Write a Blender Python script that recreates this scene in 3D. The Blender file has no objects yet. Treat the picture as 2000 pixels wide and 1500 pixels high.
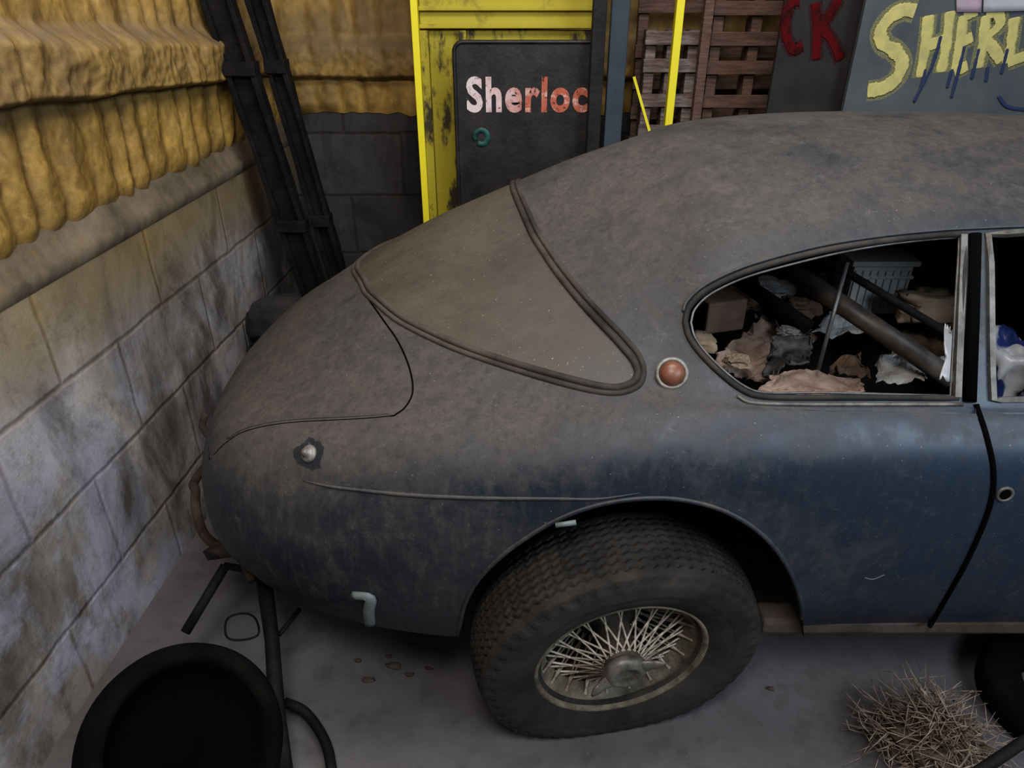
import bpy, bmesh, math, random
from mathutils import Vector, Matrix, noise
from mathutils.bvhtree import BVHTree
random.seed(7)
F=1387.0; TH=math.radians(29); CAM=Vector((0,0,1.8)); YC=2.0
def ray(px,py):
    a=(px-1000)/F; b=(750-py)/F
    return Vector((a, math.cos(TH)+b*math.sin(TH), -math.sin(TH)+b*math.cos(TH)))
def P(px,py,Y):
    d=ray(px,py); return CAM+d*(Y/d.y)
def PZ(px,py,Z):
    d=ray(px,py); return CAM+d*((Z-CAM.z)/d.z)
scene=bpy.context.scene
COL=scene.collection
# ---------------------------------------------------------------- materials
class NT:
    def __init__(s,name):
        s.m=bpy.data.materials.new(name); s.m.use_nodes=True
        s.t=s.m.node_tree; s.b=s.t.nodes['Principled BSDF']
        s.tc=s.t.nodes.new('ShaderNodeTexCoord')
    def n(s,t,**k):
        x=s.t.nodes.new(t)
        for a,b in k.items(): setattr(x,a,b)
        return x
    def l(s,a,b): s.t.links.new(a,b)
    def noise(s,scale,detail=6,rough=.6,vec=None,dist=0):
        x=s.n('ShaderNodeTexNoise'); x.inputs['Scale'].default_value=scale
        x.inputs['Detail'].default_value=detail; x.inputs['Roughness'].default_value=rough
        x.inputs['Distortion'].default_value=dist
        s.l(vec or s.tc.outputs['Object'],x.inputs['Vector']); return x.outputs['Fac']
    def mapr(s,v,a,b,c=0,d=1):
        x=s.n('ShaderNodeMapRange'); s.l(v,x.inputs[0])
        for i,q in zip((1,2,3,4),(a,b,c,d)):
            if isinstance(q,(int,float)): x.inputs[i].default_value=q
            else: s.l(q,x.inputs[i])
        return x.outputs[0]
    def mix(s,f,a,b,mode='MIX'):
        x=s.n('ShaderNodeMix',data_type='RGBA',blend_type=mode)
        if isinstance(f,(int,float)): x.inputs[0].default_value=f
        else: s.l(f,x.inputs[0])
        for v,i in ((a,6),(b,7)):
            if isinstance(v,tuple): x.inputs[i].default_value=(*v,1)
            else: s.l(v,x.inputs[i])
        return x.outputs[2]
    def math(s,op,a,b=0.0,clamp=False):
        x=s.n('ShaderNodeMath',operation=op,use_clamp=clamp)
        for v,i in ((a,0),(b,1)):
            if isinstance(v,(int,float)): x.inputs[i].default_value=v
            else: s.l(v,x.inputs[i])
        return x.outputs[0]
    def bump(s,h,strength=.3,dist=.01):
        x=s.n('ShaderNodeBump'); x.inputs['Strength'].default_value=strength; x.inputs['Distance'].default_value=dist
        s.l(h,x.inputs['Height']); s.l(x.outputs[0],s.b.inputs['Normal'])
    def scalevec(s,v):
        x=s.n('ShaderNodeMapping'); x.inputs['Scale'].default_value=v
        s.l(s.tc.outputs['Object'],x.inputs['Vector']); return x.outputs[0]
    def base(s,c):
        if isinstance(c,tuple): s.b.inputs['Base Color'].default_value=(*c,1)
        else: s.l(c,s.b.inputs['Base Color'])
    def rough(s,r):
        if isinstance(r,(int,float)): s.b.inputs['Roughness'].default_value=r
        else: s.l(r,s.b.inputs['Roughness'])
def M(name,c1,c2=None,scale=8,lo=.35,hi=.65,rough=.7,metal=0,bump=0,bscale=60,vec=None,spec=None):
    t=NT(name)
    if c2:
        v=t.scalevec(vec) if vec else None
        t.base(t.mix(t.mapr(t.noise(scale,8,.65,v),lo,hi),c1,c2))
    else: t.base(c1)
    t.rough(rough); t.b.inputs['Metallic'].default_value=metal
    if spec is not None: t.b.inputs['Specular IOR Level'].default_value=spec
    if bump: t.bump(t.noise(bscale,6,.6),bump)
    return t.m
def paint_mat(name):
    t=NT(name)
    g=t.n('ShaderNodeNewGeometry'); sp=t.n('ShaderNodeSeparateXYZ'); t.l(g.outputs['Normal'],sp.inputs[0])
    so=t.n('ShaderNodeSeparateXYZ'); t.l(t.tc.outputs['Object'],so.inputs[0])
    front=t.math('MULTIPLY',t.mapr(so.outputs[0],.10,.85),t.mapr(so.outputs[2],1.20,1.02))
    blue=t.mix(front,(.021,.026,.034),(.021,.035,.058))
    n1=t.noise(2.6,10,.70,None,.5); n2=t.noise(14,10,.74); n3=t.noise(11,9,.75,t.scalevec((3.2,3.2,.9)))
    n4=t.noise(1.4,4,.6); n5=t.noise(5,9,.70,t.scalevec((1.0,1.0,2.2)),.4)
    up=t.mapr(sp.outputs[2],.25,.98,-.02,.92)
    tail=t.math('MULTIPLY',t.mapr(so.outputs[0],-.15,-.55),t.mapr(sp.outputs[2],.3,.65,0,.26))
    m=t.math('ADD',up,tail)
    m=t.math('ADD',m,t.math('MULTIPLY',t.math('SUBTRACT',n1,.5),2.1))
    m=t.math('ADD',m,t.math('MULTIPLY',t.math('SUBTRACT',n2,.5),1.3))
    m=t.math('ADD',m,t.math('MULTIPLY',t.math('SUBTRACT',n5,.5),1.1))
    m=t.math('ADD',m,t.math('MULTIPLY',t.math('SUBTRACT',n4,.5),1.2),True)
    low=t.math('MULTIPLY',t.mapr(so.outputs[2],1.05,.70,.10,.50),t.mapr(front,0,1,1,.60))
    streak=t.math('MULTIPLY',t.mapr(n3,.48,.68),low)
    m=t.math('MULTIPLY',m,.78)
    m=t.math('ADD',m,streak,True)
    dust=t.mix(n2,(.054,.048,.044),(.120,.104,.093))
    c=t.mix(m,blue,dust)
    dk=t.noise(46,9,.84)
    rearf=t.mapr(front,0,1,1,.55)
    c=t.mix(t.math('MULTIPLY',t.mapr(dk,.46,.64,0,.50),rearf),c,(.013,.015,.018))
    sc=t.noise(8,12,.90,t.scalevec((1,1,1.6)),.8)
    c=t.mix(t.math('MULTIPLY',t.mapr(sc,.56,.64,0,.45),rearf),c,(.145,.142,.14))
    fine=t.noise(190,3,.6)
    c=t.mix(t.mapr(fine,.69,.76),c,(.25,.24,.23))
    t.base(c)
    rr=t.mapr(m,0,.7,.42,.86); t.rough(rr)
    t.b.inputs['Specular IOR Level'].default_value=.5
    t.bump(dk,.05,.003)
    return t.m
MAT={}
MAT['paint']=paint_mat('dusty_blue_paint')
t=NT('dust_covered_glass'); n1=t.noise(2.2,9,.7,None,.5); n2=t.noise(20,9,.8); n3=t.noise(6,9,.7,t.scalevec((.7,3.5,1)),.4)
so=t.n('ShaderNodeSeparateXYZ'); t.l(t.tc.outputs['Object'],so.inputs[0])
c=t.mix(t.mapr(n1,.32,.66),(.052,.045,.039),(.094,.078,.060)); c=t.mix(t.mapr(n2,.5,.66,0,.55),c,(.042,.038,.036)); c=t.mix(t.mapr(n3,.50,.66,0,.40),c,(.108,.094,.08))
c=t.mix(t.mapr(so.outputs[0],-.15,.25,0,.55),c,(.060,.057,.055)); c=t.mix(t.mapr(t.noise(150,2,.5),.70,.76),c,(.24,.22,.19)); t.base(c); t.rough(t.mapr(n1,.3,.7,.5,.75)); t.b.inputs['Specular IOR Level'].default_value=.4; t.bump(n2,.05,.004); MAT['glassdust']=t.m
MAT['rubber']=M('perished_rubber',(.012,.011,.010),(.040,.034,.030),8,.4,.62,.8,bump=.15)
MAT['sealdust']=M('dusty_seal_rubber',(.014,.012,.011),(.075,.061,.050),4,.36,.62,.85,bump=.15,bscale=90)
MAT['black']=M('shut_gap_black',(.003,.003,.003),rough=.95,spec=.05)
MAT['dark']=M('underbody_black',(.006,.0055,.005),(.020,.016,.013),10,rough=.95,bump=.3)  # near-black, puts the shade behind the wheel arch into the colour
MAT['chrome']=M('dull_chrome',(.08,.08,.08),(.17,.17,.17),30,rough=.5,metal=.5)
MAT['dirtychrome']=M('grimy_chrome',(.075,.070,.062),(.19,.18,.165),25,rough=.55,metal=.4)
MAT['spoke']=M('rusty_spoke_metal',(.14,.11,.078),(.50,.445,.36),45,.32,.60,rough=.6,metal=.1)
MAT['rim']=M('grimy_rim_metal',(.085,.070,.050),(.24,.21,.155),18,rough=.8,metal=.15,bump=.5)
MAT['hub']=M('dark_hub_metal',(.035,.028,.022),(.11,.09,.07),18,rough=.8,metal=.15,bump=.5)
MAT['tire']=M('dusty_tyre_rubber',(.014,.012,.0105),(.058,.049,.041),5,.38,.68,.9,bump=.3,bscale=90)
MAT['tiredark']=M('black_tyre_rubber',(.0025,.0025,.0025),(.013,.012,.009),4,.42,.75,.95,bump=.8,bscale=30,spec=.12)
MAT['rust']=M('rusty_steel',(.020,.014,.011),(.080,.055,.042),14,rough=.95,bump=.5)
MAT['blacksteel']=M('black_steel',(.005,.005,.0055),(.024,.020,.018),9,.4,.75,.75,.1,bump=.4,spec=.3)
MAT['amber']=M('amber_lens',(.12,.045,.025),(.19,.085,.052),12,rough=.4)
MAT['brown']=M('brown_sill',(.045,.033,.026),(.10,.078,.062),9,rough=.9,bump=.3)
MAT['straw']=M('matted_straw',(.05,.036,.026),(.18,.135,.10),30,rough=.95,bump=.8,bscale=60)
# ---------------------------------------------------------------- mesh helpers
class MB:
    def __init__(s): s.v=[]; s.f=[]
    def add(s,v,f):
        o=len(s.v); s.v+= [Vector(x) for x in v]; s.f+=[tuple(i+o for i in q) for q in f]; return s
def cr(p0,p1,p2,p3,t):
    return .5*((2*p1)+(p2-p0)*t+(2*p0-5*p1+4*p2-p3)*t*t+(3*p1-p0-3*p2+p3)*t*t*t)
def smooth_line(pts,n=6,closed=False):
    pts=[Vector(p) for p in pts]; out=[]; N=len(pts)
    segs=N if closed else N-1
    for i in range(segs):
        if closed: a,b,c,d=(pts[(i+k)%N] for k in (-1,0,1,2))
        else:
            b,c=pts[i],pts[i+1]; a=pts[i-1] if i>0 else 2*b-c; d=pts[i+2] if i+2<N else 2*c-b
        for k in range(n): out.append(cr(a,b,c,d,k/n))
    if not closed: out.append(pts[-1].copy())
    return out
def tube(pts,r,closed=False,n=8,flat=None,square=False):
    pts=[Vector(p) for p in pts]; N=len(pts); V=[];Fc=[]
    if square: n=4
    t0=(pts[1]-pts[0]).normalized()
    up=Vector((0,0,1)) if abs(t0.z)<.9 else Vector((0,1,0))
    nrm=(up-t0*up.dot(t0)).normalized(); prev=t0
    for i,p in enumerate(pts):
        if closed: t=(pts[(i+1)%N]-pts[i-1])
        else: t=pts[min(i+1,N-1)]-pts[max(i-1,0)]
        if t.length<1e-9: t=prev
        t=t.normalized(); nrm=(nrm-t*nrm.dot(t))
        if nrm.length<1e-6: nrm=t.orthogonal()
        nrm.normalize(); bi=t.cross(nrm); prev=t
        rr=r[i] if isinstance(r,(list,tuple)) else r
        for k in range(n):
            a=2*math.pi*(k+(.5 if square else 0))/n
            o=(nrm*math.cos(a)+bi*math.sin(a))*rr
            if flat: o=Vector((o.x*flat[0],o.y*flat[1],o.z*flat[2]))
            V.append(p+o)
    for i in range(N if closed else N-1):
        j=(i+1)%N
        for k in range(n):
            k2=(k+1)%n; Fc.append((i*n+k,j*n+k,j*n+k2,i*n+k2))
    if not closed:
        Fc.append(tuple(range(n-1,-1,-1))); Fc.append(tuple((N-1)*n+k for k in range(n)))
    return V,Fc
def lathe(prof,org,axis,n=48,closed=False):
    axis=Vector(axis).normalized(); u=axis.orthogonal().normalized(); w=axis.cross(u); org=Vector(org)
    V=[];Fc=[];m=len(prof)
    for k in range(n):
        a=2*math.pi*k/n; d=u*math.cos(a)+w*math.sin(a)
        for h,r in prof: V.append(org+axis*h+d*r)
    for k in range(n):
        k2=(k+1)%n
        for i in range(m if closed else m-1):
            j=(i+1)%m; Fc.append((k*m+i,k*m+j,k2*m+j,k2*m+i))
    return V,Fc
def boxv(c,s,R=None):
    c=Vector(c); V=[]
    for x in (-.5,.5):
        for y in (-.5,.5):
            for z in (-.5,.5):
                v=Vector((x*s[0],y*s[1],z*s[2]))
                if R: v=R@v
                V.append(c+v)
    return V,[(0,1,3,2),(4,6,7,5),(0,4,5,1),(2,3,7,6),(0,2,6,4),(1,5,7,3)]
def mk(name,v,f,mat,parent=None,smooth=True,label=None,cat=None,bevel=0,kind=None,recalc=True,solid=0,sub=0,group=None):
    me=bpy.data.meshes.new(name); me.from_pydata([tuple(x) for x in v],[],f); me.update()
    if recalc:
        bm=bmesh.new(); bm.from_mesh(me); bmesh.ops.recalc_face_normals(bm,faces=bm.faces)
        bm.to_mesh(me); bm.free()
    if smooth:
        for p in me.polygons: p.use_smooth=True
    me.materials.append(MAT[mat] if isinstance(mat,str) else mat)
    ob=bpy.data.objects.new(name,me); COL.objects.link(ob)
    if solid:
        m=ob.modifiers.new('s','SOLIDIFY'); m.thickness=solid; m.offset=-1
    if bevel:
        m=ob.modifiers.new('b','BEVEL'); m.width=bevel; m.segments=2; m.limit_method='ANGLE'
    par(ob,parent)
    if label: ob['label']=label
    if cat: ob['category']=cat
    if kind: ob['kind']=kind
    if group: ob['group']=group
    return ob
def par(ob,p):
    if p is not None:
        ob.parent=p; ob.matrix_parent_inverse=Matrix.Translation(-p.location) if p.type=='EMPTY' else Matrix.Identity(4)
def empty(name,loc,label=None,cat=None,parent=None,group=None):
    e=bpy.data.objects.new(name,None); e.location=loc; COL.objects.link(e); e.empty_display_size=.1
    if parent is not None:
        e.parent=parent; e.location=Vector(loc)-Vector(parent.location)
    if label: e['label']=label
    if cat: e['category']=cat
    if group: e['group']=group
    return e
def mkb(name,mb,mat,**k): return mk(name,mb.v,mb.f,mat,**k)
# ---------------------------------------------------------------- car body surface
G=[
[(-.86,2,.42),(-.885,2,.48),(-.90,2,.55),(-.905,2,.62),(-.895,2,.69),(-.875,2,.745),(-.84,2,.795),(-.79,2,.843),(-.73,2,.895),(-.655,2,.955),(-.55,2,1.03)],
[(-.835,1.75,.42),(-.862,1.74,.48),(-.878,1.74,.56),(-.88,1.745,.64),(-.868,1.755,.71),(-.845,1.77,.767),(-.80,1.79,.820),(-.745,1.81,.868),(-.68,1.84,.922),(-.60,1.88,.985),(-.48,2,1.08)],
[(-.775,1.53,.42),(-.808,1.52,.50),(-.823,1.52,.59),(-.82,1.525,.68),(-.80,1.545,.758),(-.765,1.575,.818),(-.715,1.615,.860),(-.655,1.66,.900),(-.585,1.715,.958),(-.51,1.79,1.025),(-.40,2,1.13)],
[(-.66,1.40,.415),(-.705,1.38,.51),(-.725,1.375,.61),(-.715,1.385,.71),(-.685,1.41,.800),(-.64,1.45,.865),(-.585,1.505,.902),(-.53,1.57,.938),(-.465,1.65,1.002),(-.39,1.76,1.083),(-.30,2,1.185)],
[(-.45,1.30,.40),(-.48,1.27,.50),(-.50,1.26,.62),(-.49,1.27,.735),(-.47,1.30,.835),(-.44,1.345,.905),(-.40,1.415,.944),(-.36,1.50,.988),(-.31,1.60,1.060),(-.25,1.74,1.145),(-.18,2,1.245)],
[(-.2,1.25,.39),(-.22,1.215,.50),(-.23,1.195,.63),(-.23,1.20,.76),(-.22,1.23,.878),(-.2,1.285,.955),(-.17,1.37,.998),(-.13,1.47,1.052),(-.09,1.59,1.13),(-.05,1.75,1.215),(0,2,1.325)],
[(.05,1.24,.39),(.04,1.20,.51),(.03,1.18,.65),(.03,1.18,.79),(.03,1.205,.91),(.04,1.26,.985),(.06,1.35,1.03),(.09,1.46,1.11),(.12,1.59,1.205),(.15,1.76,1.305),(.17,2,1.395)],
[(.3,1.24,.40),(.3,1.195,.52),(.3,1.175,.68),(.3,1.175,.83),(.3,1.195,.945),(.3,1.25,1.02),(.3,1.34,1.065),(.31,1.44,1.18),(.33,1.56,1.295),(.34,1.76,1.395),(.35,2,1.45)],
[(.5,1.25,.40),(.5,1.20,.52),(.5,1.175,.70),(.5,1.17,.85),(.5,1.185,.96),(.5,1.24,1.04),(.5,1.29,1.07),(.5,1.43,1.28),(.5,1.54,1.375),(.5,1.75,1.45),(.5,2,1.485)],
[(.8,1.265,.41),(.8,1.215,.52),(.8,1.18,.70),(.8,1.17,.85),(.8,1.185,.965),(.8,1.235,1.04),(.8,1.28,1.06),(.8,1.445,1.33),(.8,1.535,1.405),(.8,1.74,1.475),(.8,2,1.508)],
[(1.2,1.27,.41),(1.2,1.22,.52),(1.2,1.18,.70),(1.2,1.165,.85),(1.2,1.18,.965),(1.2,1.23,1.04),(1.2,1.275,1.06),(1.2,1.445,1.34),(1.2,1.535,1.41),(1.2,1.74,1.475),(1.2,2,1.51)],
[(1.6,1.27,.41),(1.6,1.22,.52),(1.6,1.18,.70),(1.6,1.165,.85),(1.6,1.18,.965),(1.6,1.23,1.04),(1.6,1.275,1.06),(1.6,1.44,1.32),(1.6,1.53,1.385),(1.6,1.74,1.45),(1.6,2,1.485)],
[(2.0,1.27,.41),(2.0,1.22,.52),(2.0,1.18,.70),(2.0,1.165,.85),(2.0,1.18,.965),(2.0,1.23,1.04),(2.0,1.275,1.06),(2.0,1.42,1.25),(2.0,1.51,1.31),(2.0,1.74,1.37),(2.0,2,1.40)],
]
G=[[Vector(p) for p in c] for c in G]
def mir(p): return Vector((p.x,2*YC-p.y,p.z))
NR,NC=8,13
def refine_rows(c):
    ext=[2*c[0]-c[1]]+c+[mir(c[-2])]
    out=[]
    for i in range(len(c)-1):
        for k in range(NR): out.append(cr(ext[i],ext[i+1],ext[i+2],ext[i+3],k/NR))
    out.append(c[-1].copy()); return out
GR=[refine_rows(c) for c in G]
ext=[[mir(p) for p in GR[1]]]+GR+[[2*a-b for a,b in zip(GR[-1],GR[-2])]]
S=[]
for i in range(len(GR)-1):
    for k in range(NC): S.append([cr(ext[i][j],ext[i+1][j],ext[i+2][j],ext[i+3][j],k/NC) for j in range(len(GR[0]))])
S.append([p.copy() for p in GR[-1]])
nc=len(S); nr=len(S[0])
V=[];idx={}
for i in range(nc):
    for j in range(nr): idx[(i,j)]=len(V); V.append(S[i][j].copy())
    for j in range(nr-1):
        idx[(i,-1-j)]=idx[(i,j)] if i==0 else len(V)
        if i!=0: V.append(mir(S[i][j]))
FF=[]
for i in range(nc-1):
    for j in range(nr-1):
        FF.append((idx[(i,j)],idx[(i+1,j)],idx[(i+1,j+1)],idx[(i,j+1)]))
        def ix(a,b): return idx[(a,b)] if b==nr-1 else idx[(a,-1-b)]
        FF.append((ix(i,j),ix(i,j+1),ix(i+1,j+1),ix(i+1,j)))
for p in V:
    if abs(p.y-2)<1e-6: p.y=2.0
bvh=BVHTree.FromPolygons([tuple(v) for v in V],FF)
# smooth normals of the undisturbed surface, used for clean shading of the cut panels
VORI=[v.copy() for v in V]
VN=[Vector((0,0,0)) for _ in V]
for f in FF:
    a_,b_,c_,d_=(V[i] for i in f); nn_=(c_-a_).cross(d_-b_)
    if nn_.dot((a_+c_)/2-Vector((.5,2.0,.8)))<0: nn_=-nn_
    for i in f: VN[i]+=nn_
VN=[v.normalized() if v.length>1e-12 else Vector((0,0,1)) for v in VN]
def smooth_n(p):
    h=bvh.find_nearest(p); f=FF[h[2]]; s=Vector((0,0,0))
    for i in f: s+=VN[i]/(((VORI[i]-p).length)**2+1e-6)
    return s.normalized()
def cast(px,py,fy=1.2,off=0):
    d=ray(px,py).normalized(); h=bvh.ray_cast(CAM,d)
    if h[0] is None: return P(px,py,fy)
    n=h[1]
    if n.dot(d)>0: n=-n
    return h[0]+n*off
def castn(px,py):
    d=ray(px,py).normalized(); h=bvh.ray_cast(CAM,d); n=h[1]
    if n.dot(d)>0: n=-n
    return h[0],n
def down(x,y,off=0):
    h=bvh.ray_cast(Vector((x,y,3)),Vector((0,0,-1)))
    if h[0] is None: return None
    n=h[1]; n=-n if n.z<0 else n
    return h[0]+n*off
def side(x,z,off=0):
    h=bvh.ray_cast(Vector((x,0,z)),Vector((0,1,0)))
    if h[0] is None: return None
    n=h[1]; n=-n if n.y>0 else n
    return h[0]+n*off
def line_cast(pl,off=0,n=6):
    sm=smooth_line([Vector((a,b,0)) for a,b in pl],n)
    return [cast(p.x,p.y,1.24,off) for p in sm]
QW=[(1338,628),(1346,600),(1378,568),(1440,537),(1520,511),(1620,487),(1730,470),(1830,460),(1884,457),(1880,560),(1874,680),(1868,778),(1750,777),(1600,777),(1490,775),(1450,762),(1410,732),(1370,692),(1346,658)]
DW=[(1930,460),(2060,452),(2200,462),(2200,620),(2200,775),(2100,778),(1990,780),(1938,781),(1934,620)]
ARCH=[(893,1262),(897,1225),(908,1180),(935,1132),(985,1082),(1050,1037),(1110,1006),(1180,984),(1260,974),(1340,978),(1420,1001),(1490,1046),(1540,1110),(1566,1180),(1572,1250)]
DOOR=[(1913,462),(1907,640),(1906,790),(1926,850),(1940,920),(1932,990),(1893,1085),(1846,1170),(1812,1232)]
RW=[(1034,440),(1066,495),(1100,543),(1135,586),(1175,630),(1215,672),(1240,703),(1248,729),(1236,750),(1200,760),(1140,750),(1050,726),(950,695),(850,655),(775,615),(728,575),(712,550)]
LID=[(704,548),(712,572),(745,620),(778,668),(800,720),(806,765),(792,795),(770,812),(700,818),(560,826),(480,842),(440,866)]
qw3=smooth_line([cast(*p) for p in QW[:9]],4)+smooth_line([cast(*p) for p in QW[8:12]],4)[1:]+smooth_line([cast(*p) for p in QW[11:]+QW[:1]],4)[1:-1]
dw3=smooth_line([cast(*p) for p in DW[:3]],4)+smooth_line([cast(*p) for p in DW[2:5]],3)[1:]+smooth_line([cast(*p) for p in DW[4:8]],3)[1:]+smooth_line([cast(*p) for p in DW[7:]+DW[:1]],3)[1:-1]
arch3=smooth_line([cast(*p,1.25) for p in ARCH],6)
door3=smooth_line([cast(*p,1.25) for p in DOOR],5)
rwp=[cast(*p) for p in RW]
p0,p1=rwp[0],rwp[1]
xc=p0.x+(p0.x-p1.x)/max(.02,(p0.y-p1.y))*(2-p0.y)*.6
rwp=[Vector((xc,2.0,0))]+rwp+[Vector((-.455,2.0,0))]
full=[Vector((p.x,p.y,0)) for p in rwp[:-1]]+[Vector((-.455,2.0,0))]+[Vector((p.x,4-p.y,0)) for p in rwp[1:-1][::-1]]
rwf=smooth_line(full,5,True)
lid3=smooth_line([cast(*p) for p in LID],4)
REG={
 'arch':('xz',[(p.x,p.z) for p in arch3]+[(arch3[-1].x,.1),(arch3[0].x,.1)]),
 'qwin':('xz',[(p.x,p.z) for p in qw3]),
 'dwin':('xz',[(p.x,p.z) for p in dw3]),
 'door':('xz',[(p.x,p.z) for p in door3]+[(door3[-1].x-.01,.2),(1.85,.2),(1.85,1.30)]),
 'rwin':('xy',[(p.x,p.y) for p in rwf]),
 'lid':('xy',[(p.x,p.y) for p in lid3]+[(-1.1,1.55),(-1.1,2.2),(-.2,2.2),(-.2,1.9)]),
}
def inside(x,y,poly):
    c=False; n=len(poly); j=n-1
    for i in range(n):
        xi,yi=poly[i]; xj,yj=poly[j]
        if (yi>y)!=(yj>y) and x<(xj-xi)*(y-yi)/(yj-yi)+xi: c=not c
        j=i
    return c
def nearest(x,y,poly):
    best=1e9;bp=None;n=len(poly)
    for i in range(n):
        ax,ay=poly[i]; bx,by=poly[(i+1)%n]; dx,dy=bx-ax,by-ay; L=dx*dx+dy*dy
        t=0 if L==0 else max(0,min(1,((x-ax)*dx+(y-ay)*dy)/L))
        qx,qy=ax+dx*t,ay+dy*t; d=(qx-x)**2+(qy-y)**2
        if d<best: best=d;bp=(qx,qy)
    return bp,math.sqrt(best)
def fold(y): return y if y<=2 else 4-y
fid=[]
for f in FF:
    c=sum((V[i] for i in f),Vector())/4; yn=fold(c.y); r='body'
    if c.z>.78 and inside(c.x,yn,REG['lid'][1]) : r='lid'
    if yn<1.62 and inside(c.x,c.z,REG['door'][1]): r='door'
    if c.z>.9 and inside(c.x,yn,REG['rwin'][1]): r='rwin'
    for k in ('arch','qwin','dwin'):
        if yn<1.62 and inside(c.x,c.z,REG[k][1]): r=k
    fid.append(r)
vs={}
for f,r in zip(FF,fid):
    for i in f: vs.setdefault(i,set()).add(r)
for i,s in vs.items():
    if len(s)<2: continue
    for k in ('qwin','dwin','arch','rwin','door','lid'):
        if k in s:
            p=V[i]; yn=fold(p.y); far=p.y>2
            kind,poly=REG[k]
            if kind=='xz':
                q,d=nearest(p.x,p.z,poly)
                if d<.035:
                    h=side(q[0],q[1])
                    if h is not None and abs(h.y-yn)<.1: V[i]=Vector((q[0],4-h.y if far else h.y,q[1]))
            else:
                if abs(p.y-2)<1e-6: break
                q,d=nearest(p.x,yn,poly)
                if d<.035:
                    h=down(q[0],q[1])
                    if h is not None and abs(h.z-p.z)<.1: V[i]=Vector((q[0],4-q[1] if far else q[1],h.z))
            break
car=empty('car',(.5,2.0,0),'dusty dark blue vintage fastback coupe parked beside a block wall','car')
def panel(name,reg,mat,far=None,**k):
    keep={};vv=[];ff=[]
    for f,r in zip(FF,fid):
        if r in reg:
            if far is not None and ((sum(V[i].y for i in f)/4>2)!=far): continue
            q=[]
            for i in f:
                if i not in keep: keep[i]=len(vv); vv.append(V[i])
                q.append(keep[i])
            a_,b_,c_,d_=(VORI[i] for i in f); n0=(c_-a_).cross(d_-b_)
            if n0.dot(VN[f[0]])<0: q=q[::-1]
            ff.append(tuple(q))
    ob=mk(name,vv,ff,mat,recalc=False,parent=car,**k)
    ob.data.normals_split_custom_set_from_vertices([tuple(smooth_n(v)) for v in vv])
    return ob
body=panel('body_shell',('body',),'paint')
lid=panel('tailgate',('lid',),'paint')
rwin=panel('rear_window',('rwin',),'glassdust',label='dust-covered rear window')
door=panel('door',('door',),'paint',far=False); panel('door',('door',),'paint',far=True)
def onsurf(path,off): 
    out=[]
    for p in path:
        h=down(p.x,p.y,off)
        if h is not None: out.append(h)
    return out
area2=sum(rwf[i].x*rwf[(i+1)%len(rwf)].y-rwf[(i+1)%len(rwf)].x*rwf[i].y for i in range(len(rwf)))
SG=1 if area2>0 else -1
def inset(path,d):
    out=[];n=len(path)
    for i in range(n):
        t=path[(i+1)%n]-path[i-1]; t.z=0; t.normalize(); q=Vector((-t.y,t.x,0))*SG
        out.append(path[i]+q*d)
    return out
mb=MB()
for d,r,o in ((-.010,.0068,.0),(.003,.0085,.0)):
    mb.add(*tube(onsurf(inset(rwf,d),o),r,True,8))
mkb('window_seal',mb,'sealdust',parent=rwin,label='perished dusty rubber seal')
def ring3(pts,off):
    return [ (side(p.x,p.z,off) or p) for p in pts]
mb=MB(); mb.add(*tube(ring3(qw3,.0),.0070,True,8))
qf=mkb('quarter_window_frame',mb,'rubber',parent=car)
c=sum(qw3,Vector())/len(qw3)
qi=[p+(c-p).normalized()*.011 for p in qw3]
mb=MB(); mb.add(*tube(ring3(qi,-.004),.0028,True,8))
mkb('window_bead',mb,'chrome',parent=qf)
mb=MB(); mb.add(*tube([cast(1880,459,off=.002),cast(1868,776,off=.002)],.009,square=True))
mkb('window_upright',mb,'dirtychrome',parent=qf,smooth=False)
mb=MB(); mb.add(*tube(ring3(dw3,.002),.008,True,4,square=True))
mkb('door_window_frame',mb,'dirtychrome',parent=car,smooth=False)
mb=MB(); mb.add(*tube(line_cast([(1440,774),(1470,787),(1560,790),(1750,790),(1880,790)],.0005),.0045,False,8))
mkb('waist_moulding',mb,'dirtychrome',parent=car)
dr=line_cast([(1334,610),(1342,588),(1376,558),(1438,527),(1518,501),(1618,477),(1730,460),(1830,450),(1900,446),(2060,441),(2190,450)],.0,8)
mb=MB(); n=len(dr); mb.add(*tube(dr,[.002]+[.0045]*(n-2)+[.002],False,8))
mkb('drip_rail',mb,'paint',parent=car)
mb=MB(); mb.add(*tube([cast(1903,457,off=.0),cast(1899,620,off=0),cast(1893,785,off=0)],.014,False,8))
mkb('pillar_gasket',mb,'black',parent=car)
mb=MB(); mb.add(*tube(line_cast(DOOR[2:-1]+[(1816,1222)],.0),.0062,False,6))
mkb('door_shut_gap',mb,'black',parent=car)
lc=line_cast(LID[:8],.0); l2=line_cast(LID[7:]+[(418,888)],.0)[1:]
mb=MB(); mb.add(*tube(lc+l2,[.0022]*len(lc)+[.0013]*len(l2),False,6))
mkb('tailgate_shut_gap',mb,'black',parent=car)
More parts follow.
